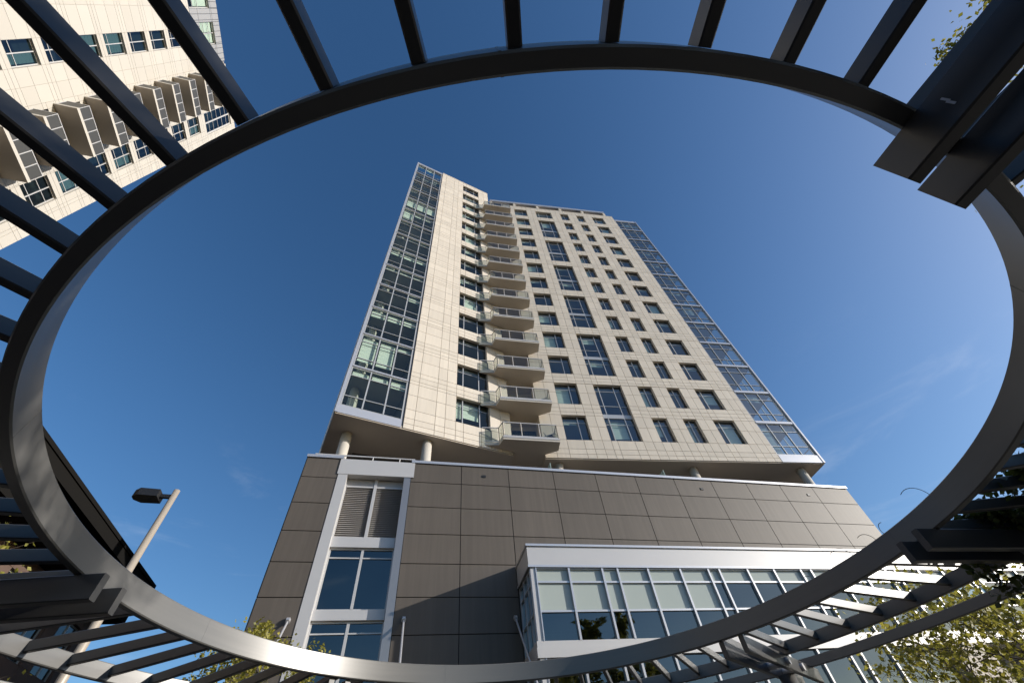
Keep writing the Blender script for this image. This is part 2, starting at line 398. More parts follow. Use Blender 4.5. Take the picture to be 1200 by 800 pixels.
add_window(tower, TW, FR, pr, 'c2top', c2[0], .17, 16.6+12*FLR, 2.19, 2.08, dict(mull=(.42,1.59), trans=(1.5,)), None)
# right glazed corner
for k in range(13):
    z0 = 15.80 if k == 0 else 15.2+FLR*k+.42
    z1 = 15.2+FLR*(k+1)+.22 if k < 12 else 55.35
    h = z1-z0
    f, gl = window_parts(3.05, h, mull=(.81,1.93), trans=(.72, h-.72), fw=.06, mw=.06, depth=.09)
    o = part('corner_glazing', f, M['frame'], tower, FR.loc(-3.13, 0, z0, TW), FR.az)
    part('pane', gl, M['glass_blue'], o)
    for j in range(3):
        if random.random() < .35: part('blind', blind_mesh((.70,1.0,.98)[j], random.choice((.4,.7,1.2,h-.3))), M['blind'], o, ((.08,.87,1.99)[j], .22, h-.10))
    f, gl = window_parts(2.6, h, mull=(1.3,), trans=(.72,), fw=.06, mw=.06, depth=.09)
    o = part('side_glazing', f, M['frame'], tower, FR.loc(-.02, .16, z0, TW), FR.az + math.pi/2)
    part('pane', gl, M['glass'], o)
b = MB(); b.box(-3.13,.0,-.04,.25,15.2,15.79); b.box(-3.13,0,-.04,.25,55.36,55.88)
for k in range(1,13):
    z = 15.2+FLR*k; b.box(-3.1,0,-.05,.2,z+.222,z+.418)
b.box(-.08,.05,-.07,.12,15.2,55.88); b.box(-.1,.02,.12,2.8,15.2,15.79); b.box(-.1,.02,.12,2.8,55.36,55.88)
for k in range(1,13):
    z = 15.2+FLR*k; b.box(-.1,.03,.13,2.7,z+.222,z+.418)
tp('corner_frame', b, M['alu'], FR)
# the plan of the tower (in world), used for soffit, floors and roof
def plan(inset=0.0):
    i = inset
    a = [FL.w(i,i), FL.w(10.2-.0,i), FR.w(-21.0,1.3+i), FR.w(-19.07,1.3+i), FR.w(-19.07,i), FR.w(-i,i), FR.w(-i,16.5), FL.w(6.5,17), FL.w(i,17)]
    return [(p.x-TW[0], p.y-TW[1]) for p in a]
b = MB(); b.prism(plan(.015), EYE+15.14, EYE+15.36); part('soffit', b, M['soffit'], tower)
for k in range(1,14):
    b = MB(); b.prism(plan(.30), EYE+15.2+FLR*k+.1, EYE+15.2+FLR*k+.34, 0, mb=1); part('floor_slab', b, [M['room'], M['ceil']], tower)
b = MB(); b.prism(plan(.3), EYE+55.0, EYE+55.4); part('roof_slab', b, M['roofing'], tower)
# inner partitions seen through the glass, side and rear walls
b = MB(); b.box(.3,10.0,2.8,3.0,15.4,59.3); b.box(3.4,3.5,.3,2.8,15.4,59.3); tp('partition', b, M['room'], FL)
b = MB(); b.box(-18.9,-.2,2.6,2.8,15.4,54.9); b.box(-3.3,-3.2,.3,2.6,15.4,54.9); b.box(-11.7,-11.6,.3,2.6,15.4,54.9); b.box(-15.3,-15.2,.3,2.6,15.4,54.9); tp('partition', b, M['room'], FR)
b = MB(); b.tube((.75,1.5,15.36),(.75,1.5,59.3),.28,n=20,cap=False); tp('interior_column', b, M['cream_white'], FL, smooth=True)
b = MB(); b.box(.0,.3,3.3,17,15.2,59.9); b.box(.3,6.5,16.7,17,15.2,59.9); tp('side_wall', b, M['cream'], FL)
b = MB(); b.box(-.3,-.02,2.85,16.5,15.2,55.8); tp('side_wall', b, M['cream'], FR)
b = MB()
pts = [FL.w(10.2,.0), FR.w(-21.0,-.165), FR.w(-21.0,1.3)]
b = MB(); b.quad((10.2,-.03,15.2),(10.2,8,15.2),(10.2,8,LT+.1),(10.2,-.03,LT+.1)); b.quad((3.52,.4,LT+.11),(10.2,.4,LT+.11),(10.2,8,LT+.11),(3.52,8,LT+.11)); tp('return_wall', b, M['cream'], FL)
# recess behind the balconies
b = MB(); b.quad((-19.07,-.03,15.2),(-19.07,1.3,15.2),(-19.07,1.3,RT),(-19.07,-.03,RT)); tp('return_wall', b, M['cream'], FR)
pr = {}
for k in range(13):
    z0 = 15.62+FLR*k
    if k == 0:
        f, gl = window_parts(1.98, 2.55, mull=(.66,1.32), trans=(), fw=.07, mw=.06)
        d0 = part('balcony_door', f, M['frame_dark'], tower, FR.loc(-21.05,1.12,z0,TW), FR.az); p0 = part('pane', gl, M['glass_dark'], d0)
    else:
        d1 = again(d0, tower, FR.loc(-21.05,1.12,z0,TW)); again(p0, d1, (0,0,0))
b = MB(); 
for k in range(13):
    z0 = 15.62+FLR*k; b.box(-21.06,-19.07,1.1,1.3,z0+2.56,z0+FLR-.02)
b.box(-21.06,-19.07,1.1,1.3,15.2,15.6); b.box(-21.06,-19.07,1.32,1.4,15.2,RT)
tp('recess_wall', b, M['cream'], FR)
# balconies
outer = [(-22.97,-.83),(-21.96,-.87),(-21.78,-1.42),(-18.40,-1.27),(-18.33,-.46),(-19.05,-.06)]
slabp = outer + [(-19.07,.02),(-19.08,1.08),(-20.98,1.08),(-20.98,-.15)]
def make_balcony(z):
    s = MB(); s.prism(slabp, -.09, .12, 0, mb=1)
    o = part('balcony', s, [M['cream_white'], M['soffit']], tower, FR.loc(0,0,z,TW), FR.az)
    r = MB(); gls = MB()
    pth = [(-22.93,-.82),(-21.93,-.82),(-21.74,-1.37),(-18.45,-1.22),(-18.38,-.44),(-19.0,-.08)]
    for i in range(len(pth)-1):
        a, b2 = Vector((*pth[i],0)), Vector((*pth[i+1],0)); ln = (b2-a).length; n = max(1, round(ln/1.15))
        r.bar(a+Vector((0,0,1.22)), b2+Vector((0,0,1.22)), .05, .05)
        r.bar(a+Vector((0,0,.22)), b2+Vector((0,0,.22)), .035, .05)
        for j in range(n+1):
            p = a+(b2-a)*(j/n); r.tube(p+Vector((0,0,.13)), p+Vector((0,0,1.22)), .024, n=6)
        for j in range(n):
            p, q = a+(b2-a)*((j+.06)/n), a+(b2-a)*((j+.94)/n)
            gls.quad(tuple(p+Vector((0,0,.25))), tuple(q+Vector((0,0,.25))), tuple(q+Vector((0,0,1.17))), tuple(p+Vector((0,0,1.17))))
    part('railing', r, M['alu_white'], o); part('glass_panel', gls, M['balglass'], o)
    e = MB()
    for i in range(2,5):
        a, b2 = Vector((*outer[i-0],0)), Vector((*outer[(i+1)%6],0))
        if i < 4: e.bar(a+Vector((0,-.012,.09)), b2+Vector((0,-.012,.09)), .03, .10)
    part('edge_trim', e, M['alu_white'], o)
    return o
M['balglass'] = glassmat('balcony_glass', (.62,.66,.62), ior=1.5)
bal = make_balcony(15.48)
for k in range(1,13): again_tree(bal, tower, FR.loc(0,0,15.48+FLR*k,TW))
# roof screen above the long front
b = MB(); b.box(-20.7,-4.06,-.08,.5,57.95,58.46); tp('roof_beam', b, M['alu'], FR)
for j in range(6):
    x = -20.6 + 16.4*j/5; b = MB(); b.box(x-.16,x+.16,-.03,.3,RT+.08,57.95); tp('roof_post', b, M['cream'], FR)
b = MB(); b.box(-20.6,-4.1,.45,.6,RT,57.96); tp('roof_louvre', b, M['frame_dark'], FR)
b = MB(); b.box(-20.6,-4.06,.6,6.0,RT-.9,57.94); tp('roof_room', b, M['roofing'], FR)
# columns under the soffit
for (x,y) in ((-9.36,16.85),(-5.40,18.35),(1.85,22.05),(10.45,24.35),(18.0,26.1)):
    b = MB(); b.tube((0,0,0),(0,0,4.2),.27,n=24); o = part('column', b, M['cream_white'], tower, (x-TW[0],y-TW[1],EYE+10.95), smooth=False)
    o.data.polygons.foreach_set('use_smooth', [len(p.vertices)==4 for p in o.data.polygons])
# set-back storey behind the columns
a = [FL.w(1.6,2.9), FL.w(9.0,2.0), FR.w(-17.2,1.6), FR.w(-2.6,2.4), FR.w(-2.6,14), FL.w(3,15)]
b = MB(); b.prism([(p.x-TW[0],p.y-TW[1]) for p in a], EYE+11.0, EYE+15.13); part('terrace_storey', b, M['dark'], tower)
for (f, x0, x1, y0, y1) in ((0,1.6,9.0,2.9,2.0),(1,-17.2,-2.6,1.6,2.4)):
    F_ = FR if f else FL; n = 5 if not f else 9
    for i in range(n):
        a = F_.w(x0+(x1-x0)*(i+.06)/n, y0+(y1-y0)*(i+.06)/n-.04); c = F_.w(x0+(x1-x0)*(i+.94)/n, y0+(y1-y0)*(i+.94)/n-.04)
        b = MB(); A = Vector((a.x-TW[0],a.y-TW[1],0)); B = Vector((c.x-TW[0],c.y-TW[1],0))
        b.quad(tuple(A+Vector((0,0,EYE+11.2))),tuple(B+Vector((0,0,EYE+11.2))),tuple(B+Vector((0,0,EYE+14.7))),tuple(A+Vector((0,0,EYE+14.7))))
        part('terrace_window', b, M['glass_dark'], tower)

# ------------------------------------------------------------------ brown base building
px, py = polar(-33.4, 17.31)
FP = Frame(px, py, 18.0); PW = (px, py, 0)
base = thing('base_building', 'brown panel clad podium with a tall window bay, under the cream tower', 'building', PW)
def bp_(name, mb, mats, at=(0,0,0), smooth=False): return part(name, mb, mats, base, FP.loc(*at, PW), FP.az, smooth)
zl = [-1.5,-.6,.54,1.7,2.87,4.03,5.2,6.36,7.52,8.67,9.83,11.0,11.96]
bay = (1.52,4.50,-1.5,11.96)
vents = [(7.72,7.88,11.41,11.53),(19.10,19.26,11.39,11.51),(25.67,25.83,11.39,11.51)]
mb = MB()
q = facade([0.0,1.52,4.5,6.75,8.97,11.2,13.4,15.57,17.75,19.93,22.07,24.2,26.3,28.7], zl, [bay], gap=.03, thick=.035, reveal=.05)
bp_('panel_front', q, [M['brown'], M['brown_joint']])
for (a,b_,c,d) in vents:
    v = MB(); v.box(a,b_,-.06,-.036,c,d); bp_('vent', v, M['black'])
b = MB(); b.box(-.03,1.50,-.09,.5,11.97,12.10); b.box(4.46,28.74,-.09,.5,11.97,12.10); bp_('coping', b, M['alu'])
b = MB(); b.box(.01,28.69,.4,24,11.2,11.8); bp_('roof_deck', b, M['roofing'])
mb = facade([0,2.2,4.4,6.6,8.8,11,13.2,15.4,17.6,20,22,24], zl, [], gap=.03, thick=.035)
o = part('panel_side', mb, [M['brown'],M['brown_joint']], base, FP.loc(0,24,0,PW), FP.az-math.pi/2)
o = part('panel_side', facade([0,2.2,4.4,6.6,8.8,11,13.2,15.4,17.6,20,22,24], zl, [], gap=.03, thick=.035), [M['brown'],M['brown_joint']], base, FP.loc(28.7,0,0,PW), FP.az+math.pi/2)
# the window bay
b = MB()
b.box(1.45,1.83,-.055,.34,-1.5,11.2)
b.box(1.40,4.62,-.07,.34,11.2,11.96)
for z0, z1 in ((8.20,8.60),(5.74,6.05),(3.0,3.3),(.2,.5)):
    b.box(1.60,4.20,.20,.40,z0,z1)
bp_('bay_frame', b, M['alu_white'])
b = MB(); b.box(4.215,4.497,-.045,.38,-1.5,11.2); bp_('bay_jamb', b, M['bright_alu'])
b = MB(); b.box(1.5,4.5,.95,1.0,-1.5,11.9); b.box(1.5,1.55,.4,.95,-1.5,11.9); b.box(4.45,4.5,.4,.95,-1.5,11.9); bp_('bay_backing', b, M['dark'])
for x0, x1 in ((1.86,2.99),(3.11,4.21)):
    lv = MB(); n = 26
    for i in range(n):
        z = 8.64 + 2.15*i/n
        lv.quad((x0,.30,z),(x1,.30,z),(x1,.37,z+.085),(x0,.37,z+.085)); lv.quad((x0,.37,z+.085),(x1,.37,z+.085),(x1,.37,z-.0),(x0,.37,z-.0))
    lv.box(x0,x1,.30,.38,10.86,11.18)
    bp_('louvre', lv, M['louvre'])
b = MB(); b.box(2.99,3.11,.24,.36,8.6,11.2); b.box(1.83,4.22,.26,.35,10.79,10.86); b.box(1.78,1.86,.26,.38,8.6,11.2); bp_('louvre_frame', b, M['alu_white'])
pr = {}
for z0, h in ((6.05,2.15),(3.3,2.44),(.5,2.5),(-1.5,1.7)):
    f, gl = window_parts(2.40, h, mull=(1.22,), trans=(h-.36,) if h > 1.8 else (), fw=.06, mw=.09, depth=.1)
    o = bp_('bay_window', f, M['alu_white'], (1.82,.30,z0)); part('pane', gl, M['glass_bay'] if 'glass_bay' in M else M['glass_dark'], o)
# terrace railing over the bay and glass screens on the terrace
b = MB(); b.bar((.2,.25,12.36),(4.6,.25,12.36),.05,.05)
for x in (.25,1.5,2.7,3.9): b.tube((x,.25,12.0),(x,.25,12.36),.025,n=6)
bp_('terrace_railing', b, M['alu_white'])
for x in (11.28,17.62):
    b = MB(); b.box(x,x+.03,.30,2.0,11.9,12.72); bp_('glass_screen', b, M['fin'])
# entrance canopy hung from tie rods
for t in (1.18,4.85,8.78):
    b = MB(); b.tube((t,-.06,5.66),(t,-3.1,2.02),.035,n=8); b.tube((t,.0,5.70),(t,-.12,5.60),.075,n=10); b.tube((t-.05,-.07,5.66),(t+.05,-.07,5.66),.085,n=12)
    bp_('tie_rod', b, M['alu'])
b = MB(); b.box(.6,9.4,-3.3,-.05,1.93,1.96); bp_('canopy_glass', b, M['glass_clear'])
b = MB(); b.box(.6,9.4,-3.36,-3.3,1.86,2.0); b.box(.6,.68,-3.3,-.05,1.86,1.925); b.box(9.32,9.4,-3.3,-.05,1.86,1.925); bp_('canopy_frame', b, M['alu'])

# ------------------------------------------------------------------ glass pavilion in front of the base
FC = Frame(-.412, 15.539, 17.2); CW = (FC.o.x, FC.o.y, 0)
pav = thing('glass_pavilion', 'silver framed glass box projecting from the right of the brown base', 'building', CW)
def cp(name, mb, mats, at=(0,0,0), rz=0): return part(name, mb, mats, pav, FC.loc(*at, CW), FC.az+rz)
XE = 24.0
b = MB(); b.box(-.06,XE,-.06,1.75,6.68,7.38); cp('fascia', b, M['alu_white'])
b = MB(); b.box(-.10,XE,-.11,1.76,7.38,7.46); b.box(-.085,XE,-.085,-.061,6.64,6.72); b.box(-.085,-.061,-.06,1.74,6.64,6.72); cp('fascia_trim', b, M['alu'])
b = MB(); b.box(-.05,XE,-.05,.3,4.24,4.42); b.box(-.07,XE,-.07,.3,3.98,4.24); b.box(-.05,.12,.3,1.74,3.98,4.42); cp('sill_band', b, M['alu_white'])
b = MB(); b.box(.0,.18,-.03,.2,-1.5,3.98); b.box(.0,.18,-.03,.2,4.42,6.68); cp('corner_post', b, M['alu_white'])
b = MB(); b.box(.3,XE,2.6,2.7,-1.5,6.6); b.box(XE-.1,XE,.1,3,-1.5,6.6); cp('inner_wall', b, M['room'])
b = MB(); b.box(.2,XE-.1,.3,2.6,4.0,4.2); cp('floor_slab', b, M['ceil'])
ml = [.18,1.42,2.70,3.30,4.52,5.85,7.04,7.52,8.77,9.97,11.22,11.71,12.96,14.2,15.42,15.9,17.15,18.4,19.65,20.13,21.38,22.6,23.85]
for i in range(len(ml)-1):
    a, c = ml[i], ml[i+1]; w = c-a
    f = MB(); f.box(-.035 if i else .0,.035,-.06,.1,4.42,6.66); f.box(.035,w-.035,-.02,.07,6.14,6.20); f.box(.035,w-.035,-.02,.07,5.23,5.29); f.box(.035,w-.035,-.02,.07,6.60,6.66)
    o = cp('glazing_bay', f, M['alu'], (a,0,0))
    s = MB(); s.quad((.03,.04,6.19),(w-.03,.04,6.19),(w-.03,.04,6.62),(.03,.04,6.62))
    g = MB(); g.quad((.03,.04,4.42),(w-.03,.04,4.42),(w-.03,.04,5.24),(.03,.04,5.24))
    if a < 7.0: s.quad((.03,.04,5.28),(w-.03,.04,5.28),(w-.03,.04,6.15),(.03,.04,6.15))
    else: g.quad((.03,.04,5.28),(w-.03,.04,5.28),(w-.03,.04,6.15),(.03,.04,6.15))
    part('spandrel_panel', s, M['spandrel'], o); part('pane', g, M['glass_dark'], o)
    if a < 15.3:
        f = MB(); f.box(-.035 if i else 0,.035,-.05,.1,-1.5,3.97); f.box(.035,w-.035,-.01,.07,2.6,2.66); f.box(.035,w-.035,-.01,.07,1.0,1.06)
        o = cp('lower_glazing_bay', f, M['alu'], (a,0,0))
        g = MB(); g.quad((.03,.04,-1.5),(w-.03,.04,-1.5),(w-.03,.04,3.97),(.03,.04,3.97)); part('pane', g, M['glass_dark'], o)
# left return of the pavilion
f = MB()
for x in (.0,.62,1.24,1.7): f.box(x-.03,x+.03,-.04,.08,-1.5,6.66)
for z in (6.60,6.15,5.25,2.6,1.0): f.box(.0,1.7,-.02,.07,z-.03,z+.03)
o = cp('side_glazing', f, M['alu'], (.02,1.75,0), -math.pi/2)
g = MB(); g.quad((0,.03,-1.5),(1.7,.03,-1.5),(1.7,.03,6.64),(0,.03,6.64)); part('pane', g, M['glass_dark'], o)
# stone piers carrying the right end
b = MB(); b.box(15.52,17.3,-.25,1.7,-1.5,3.97)
mbp = facade([15.52,16.35,17.3], [-1.5,-.4,.7,1.8,2.9,3.96], [], gap=.03)
for x in (15.52,20.9):
    q = facade([0,.83,1.78], [-1.5,-.4,.7,1.8,2.9,3.96], [], gap=.03); q.box(0,1.78,.002,1.6,-1.5,3.955)
    cp('stone_pier', q, [M['stone'],M['joint']], (x,-.22,0))
b = MB(); b.box(17.31,20.89,1.1,1.4,-1.5,3.96); b.box(22.7,XE,1.1,1.4,-1.5,3.96); cp('recessed_wall', b, M['grey_metal'])

# ------------------------------------------------------------------ second tower, upper left
bx, by = polar(-74.5, 34.25)
FB = Frame(bx, by, 109.0); BW = (bx, by, 0)
lb = thing('apartment_block', 'pale apartment tower with projecting balconies behind the slats at upper left', 'tower', BW)
def lp(name, mb, mats, at=(0,0,0), rz=0): return part(name, mb, mats, lb, FB.loc(*at, BW), FB.az+rz)
cols = [(-20.4,-18.85),(-11.34,-9.80),(-3.22,-1.45)]
kz = range(-9,9)
holes = [(*c, 34.72+FLR*k, 37.10+FLR*k) for c in cols for k in kz if 34.72+FLR*k < 55]
holes += [(-7.2,-4.2,36.95+FLR*k,39.35+FLR*k) for k in range(-9,9)]
holes += [(-3.30,-.95,57.0,63.3)]
zl = [-1.5] + [z for k in range(-12,10) for z in (34.72+FLR*k, 35.9+FLR*k, 37.10+FLR*k, 37.45+FLR*k) if -1 < z < 64] + [64.2]
H1 = [h for h in holes if h[0] < -7.5]; H2 = [h for h in holes if h[0] > -7.5]
zl1 = [z for z in zl if z < 57.8] + [57.9]
lp('stone_front', facade([-22.4,-20.4,-18.85,-17,-15,-13.2,-11.34,-9.8,-8.7,-7.6], zl1, H1, gap=.022), [M['cream_white'], M['lbjoint']])
lp('stone_front', facade([-7.6,-7.2,-5.7,-4.2,-3.22,-1.45,-.7,0], zl, H2, gap=.022), [M['cream_white'], M['lbjoint']])
pr = {}
for h_ in holes:
    w, hh = h_[1]-h_[0], h_[3]-h_[2]
    if h_[0] < -3.25 and h_[0] > -3.4:
        add_window(lb, BW, FB, pr, 'tall', h_[0], .1, h_[2], w, hh, dict(mull=(w/2,), trans=(1.0,2.0,3.1,4.2,5.3), fw=.14, mw=.14, mat='alu_white', glass='glass_dark'))
    elif abs(w-3.0) < .05:
        add_window(lb, BW, FB, pr, 'door', h_[0], .15, h_[2], w, hh, dict(mull=(1.0,2.0), mat='frame_dark', glass='glass_dark'))
    else:
        bl = None
        if random.random() < .35: bl = [(w*.55, w-.1, 1.95)] if random.random() < .6 else [(.1, w-.1, 1.95)]
        add_window(lb, BW, FB, pr, ('w', round(w,2)), h_[0], .12, h_[2], w, hh, dict(mull=(w*.5,), trans=(.6,) if h_[0] < -5 else (.5,1.55), mat='alu_white', glass='glass_dark'), bl)
bs = None
for k in range(-8,8):
    z = 36.84+FLR*k
    if bs is None:
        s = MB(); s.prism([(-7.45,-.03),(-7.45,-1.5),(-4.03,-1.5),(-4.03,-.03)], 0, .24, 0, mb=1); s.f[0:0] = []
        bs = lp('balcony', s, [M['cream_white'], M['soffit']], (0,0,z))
        r = MB(); pth = [(-7.4,-.05),(-7.4,-1.44),(-4.08,-1.44),(-4.08,-.05)]; gl = MB()
        for i in range(3):
            a, c = Vector((*pth[i],0)), Vector((*pth[i+1],0)); n = 4 if i == 1 else 1
            r.bar(a+Vector((0,0,1.3)), c+Vector((0,0,1.3)), .05, .06)
            for j in range(n+1):
                p = a+(c-a)*(j/n); r.bar(p+Vector((0,0,.24)), p+Vector((0,0,1.3)), .05, .05)
            for j in range(n):
                p, q = a+(c-a)*((j+.03)/n), a+(c-a)*((j+.97)/n)
                gl.quad(tuple(p+Vector((0,0,.3))), tuple(q+Vector((0,0,.3))), tuple(q+Vector((0,0,1.26))), tuple(p+Vector((0,0,1.26))))
        part('railing', r, M['alu_white'], bs); part('glass_panel', gl, M['mesh_panel'] if 'mesh_panel' in M else M['balglass'], bs)
    else: again_tree(bs, lb, FB.loc(0,0,z,BW))
gh = [(-11.75,-9.6,60.1,63.2),(-15.3,-13.0,58.5,62.9),(-19.4,-17.0,60.1,63.2)]
XW = -22.4
mb = facade([XW+.55*i for i in range(27)]+[-7.82], [57.9,64.7], gh, gap=.05, thick=.03, reveal=.2)
lp('metal_penthouse', mb, [M['grey_metal'], M['frame_dark']], (0,.25,0))
for h_ in gh: add_window(lb, BW, FB, pr, ('g', round(h_[1]-h_[0],2)), h_[0], .37, h_[2], h_[1]-h_[0], h_[3]-h_[2], dict(mull=((h_[1]-h_[0])*.5,), trans=(1.0,2.1), mat='alu_white'), [(.1,(h_[1]-h_[0])*.48,2.6),((h_[1]-h_[0])*.55,(h_[1]-h_[0])-.1,2.9)])
b = MB(); b.box(XW,-7.82,.3,18,63.9,64.6); b.box(-7.8,0,.1,18,63.5,64.19); b.box(XW,-7.6,.1,.9,57.3,57.85); lp('roof', b, M['roofing'])
b = MB(); b.box(XW+.1,-.3,1.6,1.8,-1.5,63.4); lp('partition', b, M['room'])
b = MB(); b.box(-.25,-.02,.02,18,-1.5,63.9); b.box(XW,XW+.2,.02,18,-1.5,63.9); b.box(XW,0,17.8,18,-1.5,63.9); b.box(-7.9,-7.83,.26,3,57.9,64.6); lp('rear_wall', b, M['cream_white'])

# ------------------------------------------------------------------ low building, lower left
lx, ly = polar(-43.2, 11.0/.3665)
FO = Frame(lx, ly, 107.2); OW = (lx, ly, 0)
low = thing('low_office_building', 'low brown brick building with a wide dark eave and blue windows at far left', 'building', OW)
def op(name, mb, mats, at=(0,0,0), rz=0): return part(name, mb, mats, low, FO.loc(*at, OW), FO.az+rz)
b = MB(); b.box(-34,.3,.0,14,11.0-.55,11.0); op('roof', b, M['charcoal'])
b = MB(); b.box(-34,.3,-.05,.05,10.90,11.06); op('gutter', b, M['charcoal'])
b = MB(); b.box(-33.8,.1,.35,13.8,9.2,10.44); op('eave_band', b, M['charcoal'])
oh = [(-33.2+2.35*i, -33.2+2.35*i+1.55, z, z+2.0) for i in range(14) for z in (.2,3.4,6.6)]
op('brick_front', facade([-33.8,.0], [-1.5,9.2], oh, gap=.02, thick=.02, reveal=.2), [M['brick'],M['joint']], (0,1.4,0))
b = MB(); b.box(-33.8,0,1.9,13.5,-1.5,9.15); op('rear_block', b, M['brick'])
pr = {}
for h_ in oh: add_window(low, OW, FO, pr, 'w', h_[0], 1.5, h_[2], 1.55, 2.0, dict(mull=(.775,), trans=(1.3,), mat='frame', glass='glass_dark'))

# ------------------------------------------------------------------ pergola
S = 1.57
PC = Vector((.04507*S, 2.28314*S, 0))
perg = thing('pergola', 'round grey steel pergola with radiating slats framing the sky', 'pergola', (PC.x, PC.y, 0))
def ringmesh(ri, ro, z0, z1, n=240, bev=.008):
    mb = MB()
    prof = [(ri+bev,z0),(ro-bev,z0),(ro,z0+bev),(ro,z1-bev),(ro-bev,z1),(ri+bev,z1),(ri,z1-bev),(ri,z0+bev)]
    m = len(prof)
    for k in range(n):
        a = 2*math.pi*k/n; c, s = math.cos(a), math.sin(a)
        mb.v += [(r*c, r*s, z) for r, z in prof]
    for k in range(n):
        l = (k+1) % n
        for j in range(m):
            i = (j+1) % m
            mb.f.append((k*m+j, l*m+j, l*m+i, k*m+i)); mb.m.append(0); mb.t.append(.5)
    return mb
def ring(name, ri, ro, z0, z1):
    o = part(name, ringmesh(ri*S, ro*S, EYE+z0*S, EYE+z1*S), M['steel'], perg)
    me = o.data
    me.polygons.foreach_set('use_smooth', [True]*len(me.polygons))
    me.set_sharp_from_angle(angle=R(25))
    return o
RG = [ring('inner_ring', 2.1717, 2.2155, 1.0, 1.1287), ring('middle_ring', 3.135, 3.175, 1.0, 1.095), ring('outer_ring', 3.83, 3.87, 1.0, 1.077)]
for k in range(7):
    for o_, ri, ro, za, zb in ((RG[0],2.1717,2.2155,1.0,1.1287),(RG[1],3.135,3.175,1.0,1.095)):
        a = R(13+360/7*k); q = MB(); w_ = .005; e_ = .0014
        for aa in (a,):
            for k2 in range(1):
                c0, s0_, c1_, s1_ = math.cos(aa-w_/ri/S*1.0), math.sin(aa-w_/ri/S), math.cos(aa+w_/ri/S), math.sin(aa+w_/ri/S)
                ra, rb, z0_, z1_ = ri*S-e_, ro*S+e_, EYE+za*S+.0085, EYE+zb*S-.0085
                q.prism([(ra*c0,ra*s0_),(rb*c0,rb*s0_),(rb*c1_,rb*s1_),(ra*c1_,ra*s1_)], z0_, z1_)
        part('weld_seam', q, M['steel'], o_)
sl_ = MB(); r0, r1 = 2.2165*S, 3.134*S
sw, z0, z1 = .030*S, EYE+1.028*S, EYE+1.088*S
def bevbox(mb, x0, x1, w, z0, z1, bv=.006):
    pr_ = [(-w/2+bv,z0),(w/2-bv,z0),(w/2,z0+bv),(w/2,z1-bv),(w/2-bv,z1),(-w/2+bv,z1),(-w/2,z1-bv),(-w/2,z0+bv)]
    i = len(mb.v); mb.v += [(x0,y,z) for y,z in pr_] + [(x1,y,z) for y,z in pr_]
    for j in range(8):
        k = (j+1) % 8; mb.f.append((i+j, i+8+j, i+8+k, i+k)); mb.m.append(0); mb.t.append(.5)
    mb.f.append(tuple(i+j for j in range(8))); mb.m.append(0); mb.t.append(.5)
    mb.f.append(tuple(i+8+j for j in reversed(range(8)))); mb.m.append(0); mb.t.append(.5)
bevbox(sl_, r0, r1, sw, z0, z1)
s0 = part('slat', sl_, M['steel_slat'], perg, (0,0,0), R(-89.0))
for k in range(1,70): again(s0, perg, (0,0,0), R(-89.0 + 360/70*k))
# paired beams under the rings, each pair on a round column: (tip x, tip y, direction)
pairs = [((.948,.401),(1.097,.480),-66.8),((2.084*.89+.215,2.485),(2.30*.89+.02,2.632),15.7),((-1.98,1.84),(-2.0045,1.992),-172.0)]
pairs[1] = ((2.075,2.487),(2.060,2.632),15.7)
def tips(a1, a2, r=2.19): return tuple((.04507+r*math.cos(R(a)), 2.28314+r*math.sin(R(a))) for a in (a1,a2))
pairs.append((*tips(50.0,54.3,2.20),52.2)); pairs.append((*tips(136.3,139.6,2.205),138.0))
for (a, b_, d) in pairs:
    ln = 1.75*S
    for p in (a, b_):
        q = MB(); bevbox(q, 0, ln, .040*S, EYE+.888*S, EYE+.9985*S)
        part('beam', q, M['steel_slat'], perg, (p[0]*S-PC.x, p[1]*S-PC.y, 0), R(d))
    if d == -66.8:
        q = MB(); y_ = -.0205*S
        q.box(.149*S, .154*S, y_-.001, y_, EYE+.922*S, EYE+.944*S); q.box(.152*S, .1565*S, y_-.001, y_, EYE+.938*S, EYE+.960*S)
        part('scuff', q, M['alu'], perg, (a[0]*S-PC.x, a[1]*S-PC.y, 0), R(d))
    mx_, my_ = (a[0]+b_[0])/2*S + math.cos(R(d))*1.02*S, (a[1]+b_[1])/2*S + math.sin(R(d))*1.02*S
    q = MB(); q.tube((0,0,.0),(0,0,EYE+.885*S),.105,n=28); q.tube((0,0,0),(0,0,.03),.2,n=28)
    o = part('column', q, M['steel'], perg, (mx_-PC.x, my_-PC.y, 0)); o.data.polygons.foreach_set('use_smooth', [len(p.vertices)==4 for p in o.data.polygons])
    q = MB()
    for t in (-.28,.28):
        cx, cy = math.cos(R(d))*t, math.sin(R(d))*t
        q.tube((cx-math.sin(R(d))*.2,cy+math.cos(R(d))*.2,EYE+.94*S),(cx+math.sin(R(d))*.2,cy-math.cos(R(d))*.2,EYE+.94*S),.045,n=14)
    part('clamp', q, M['alu'], perg, (mx_-PC.x, my_-PC.y, 0))

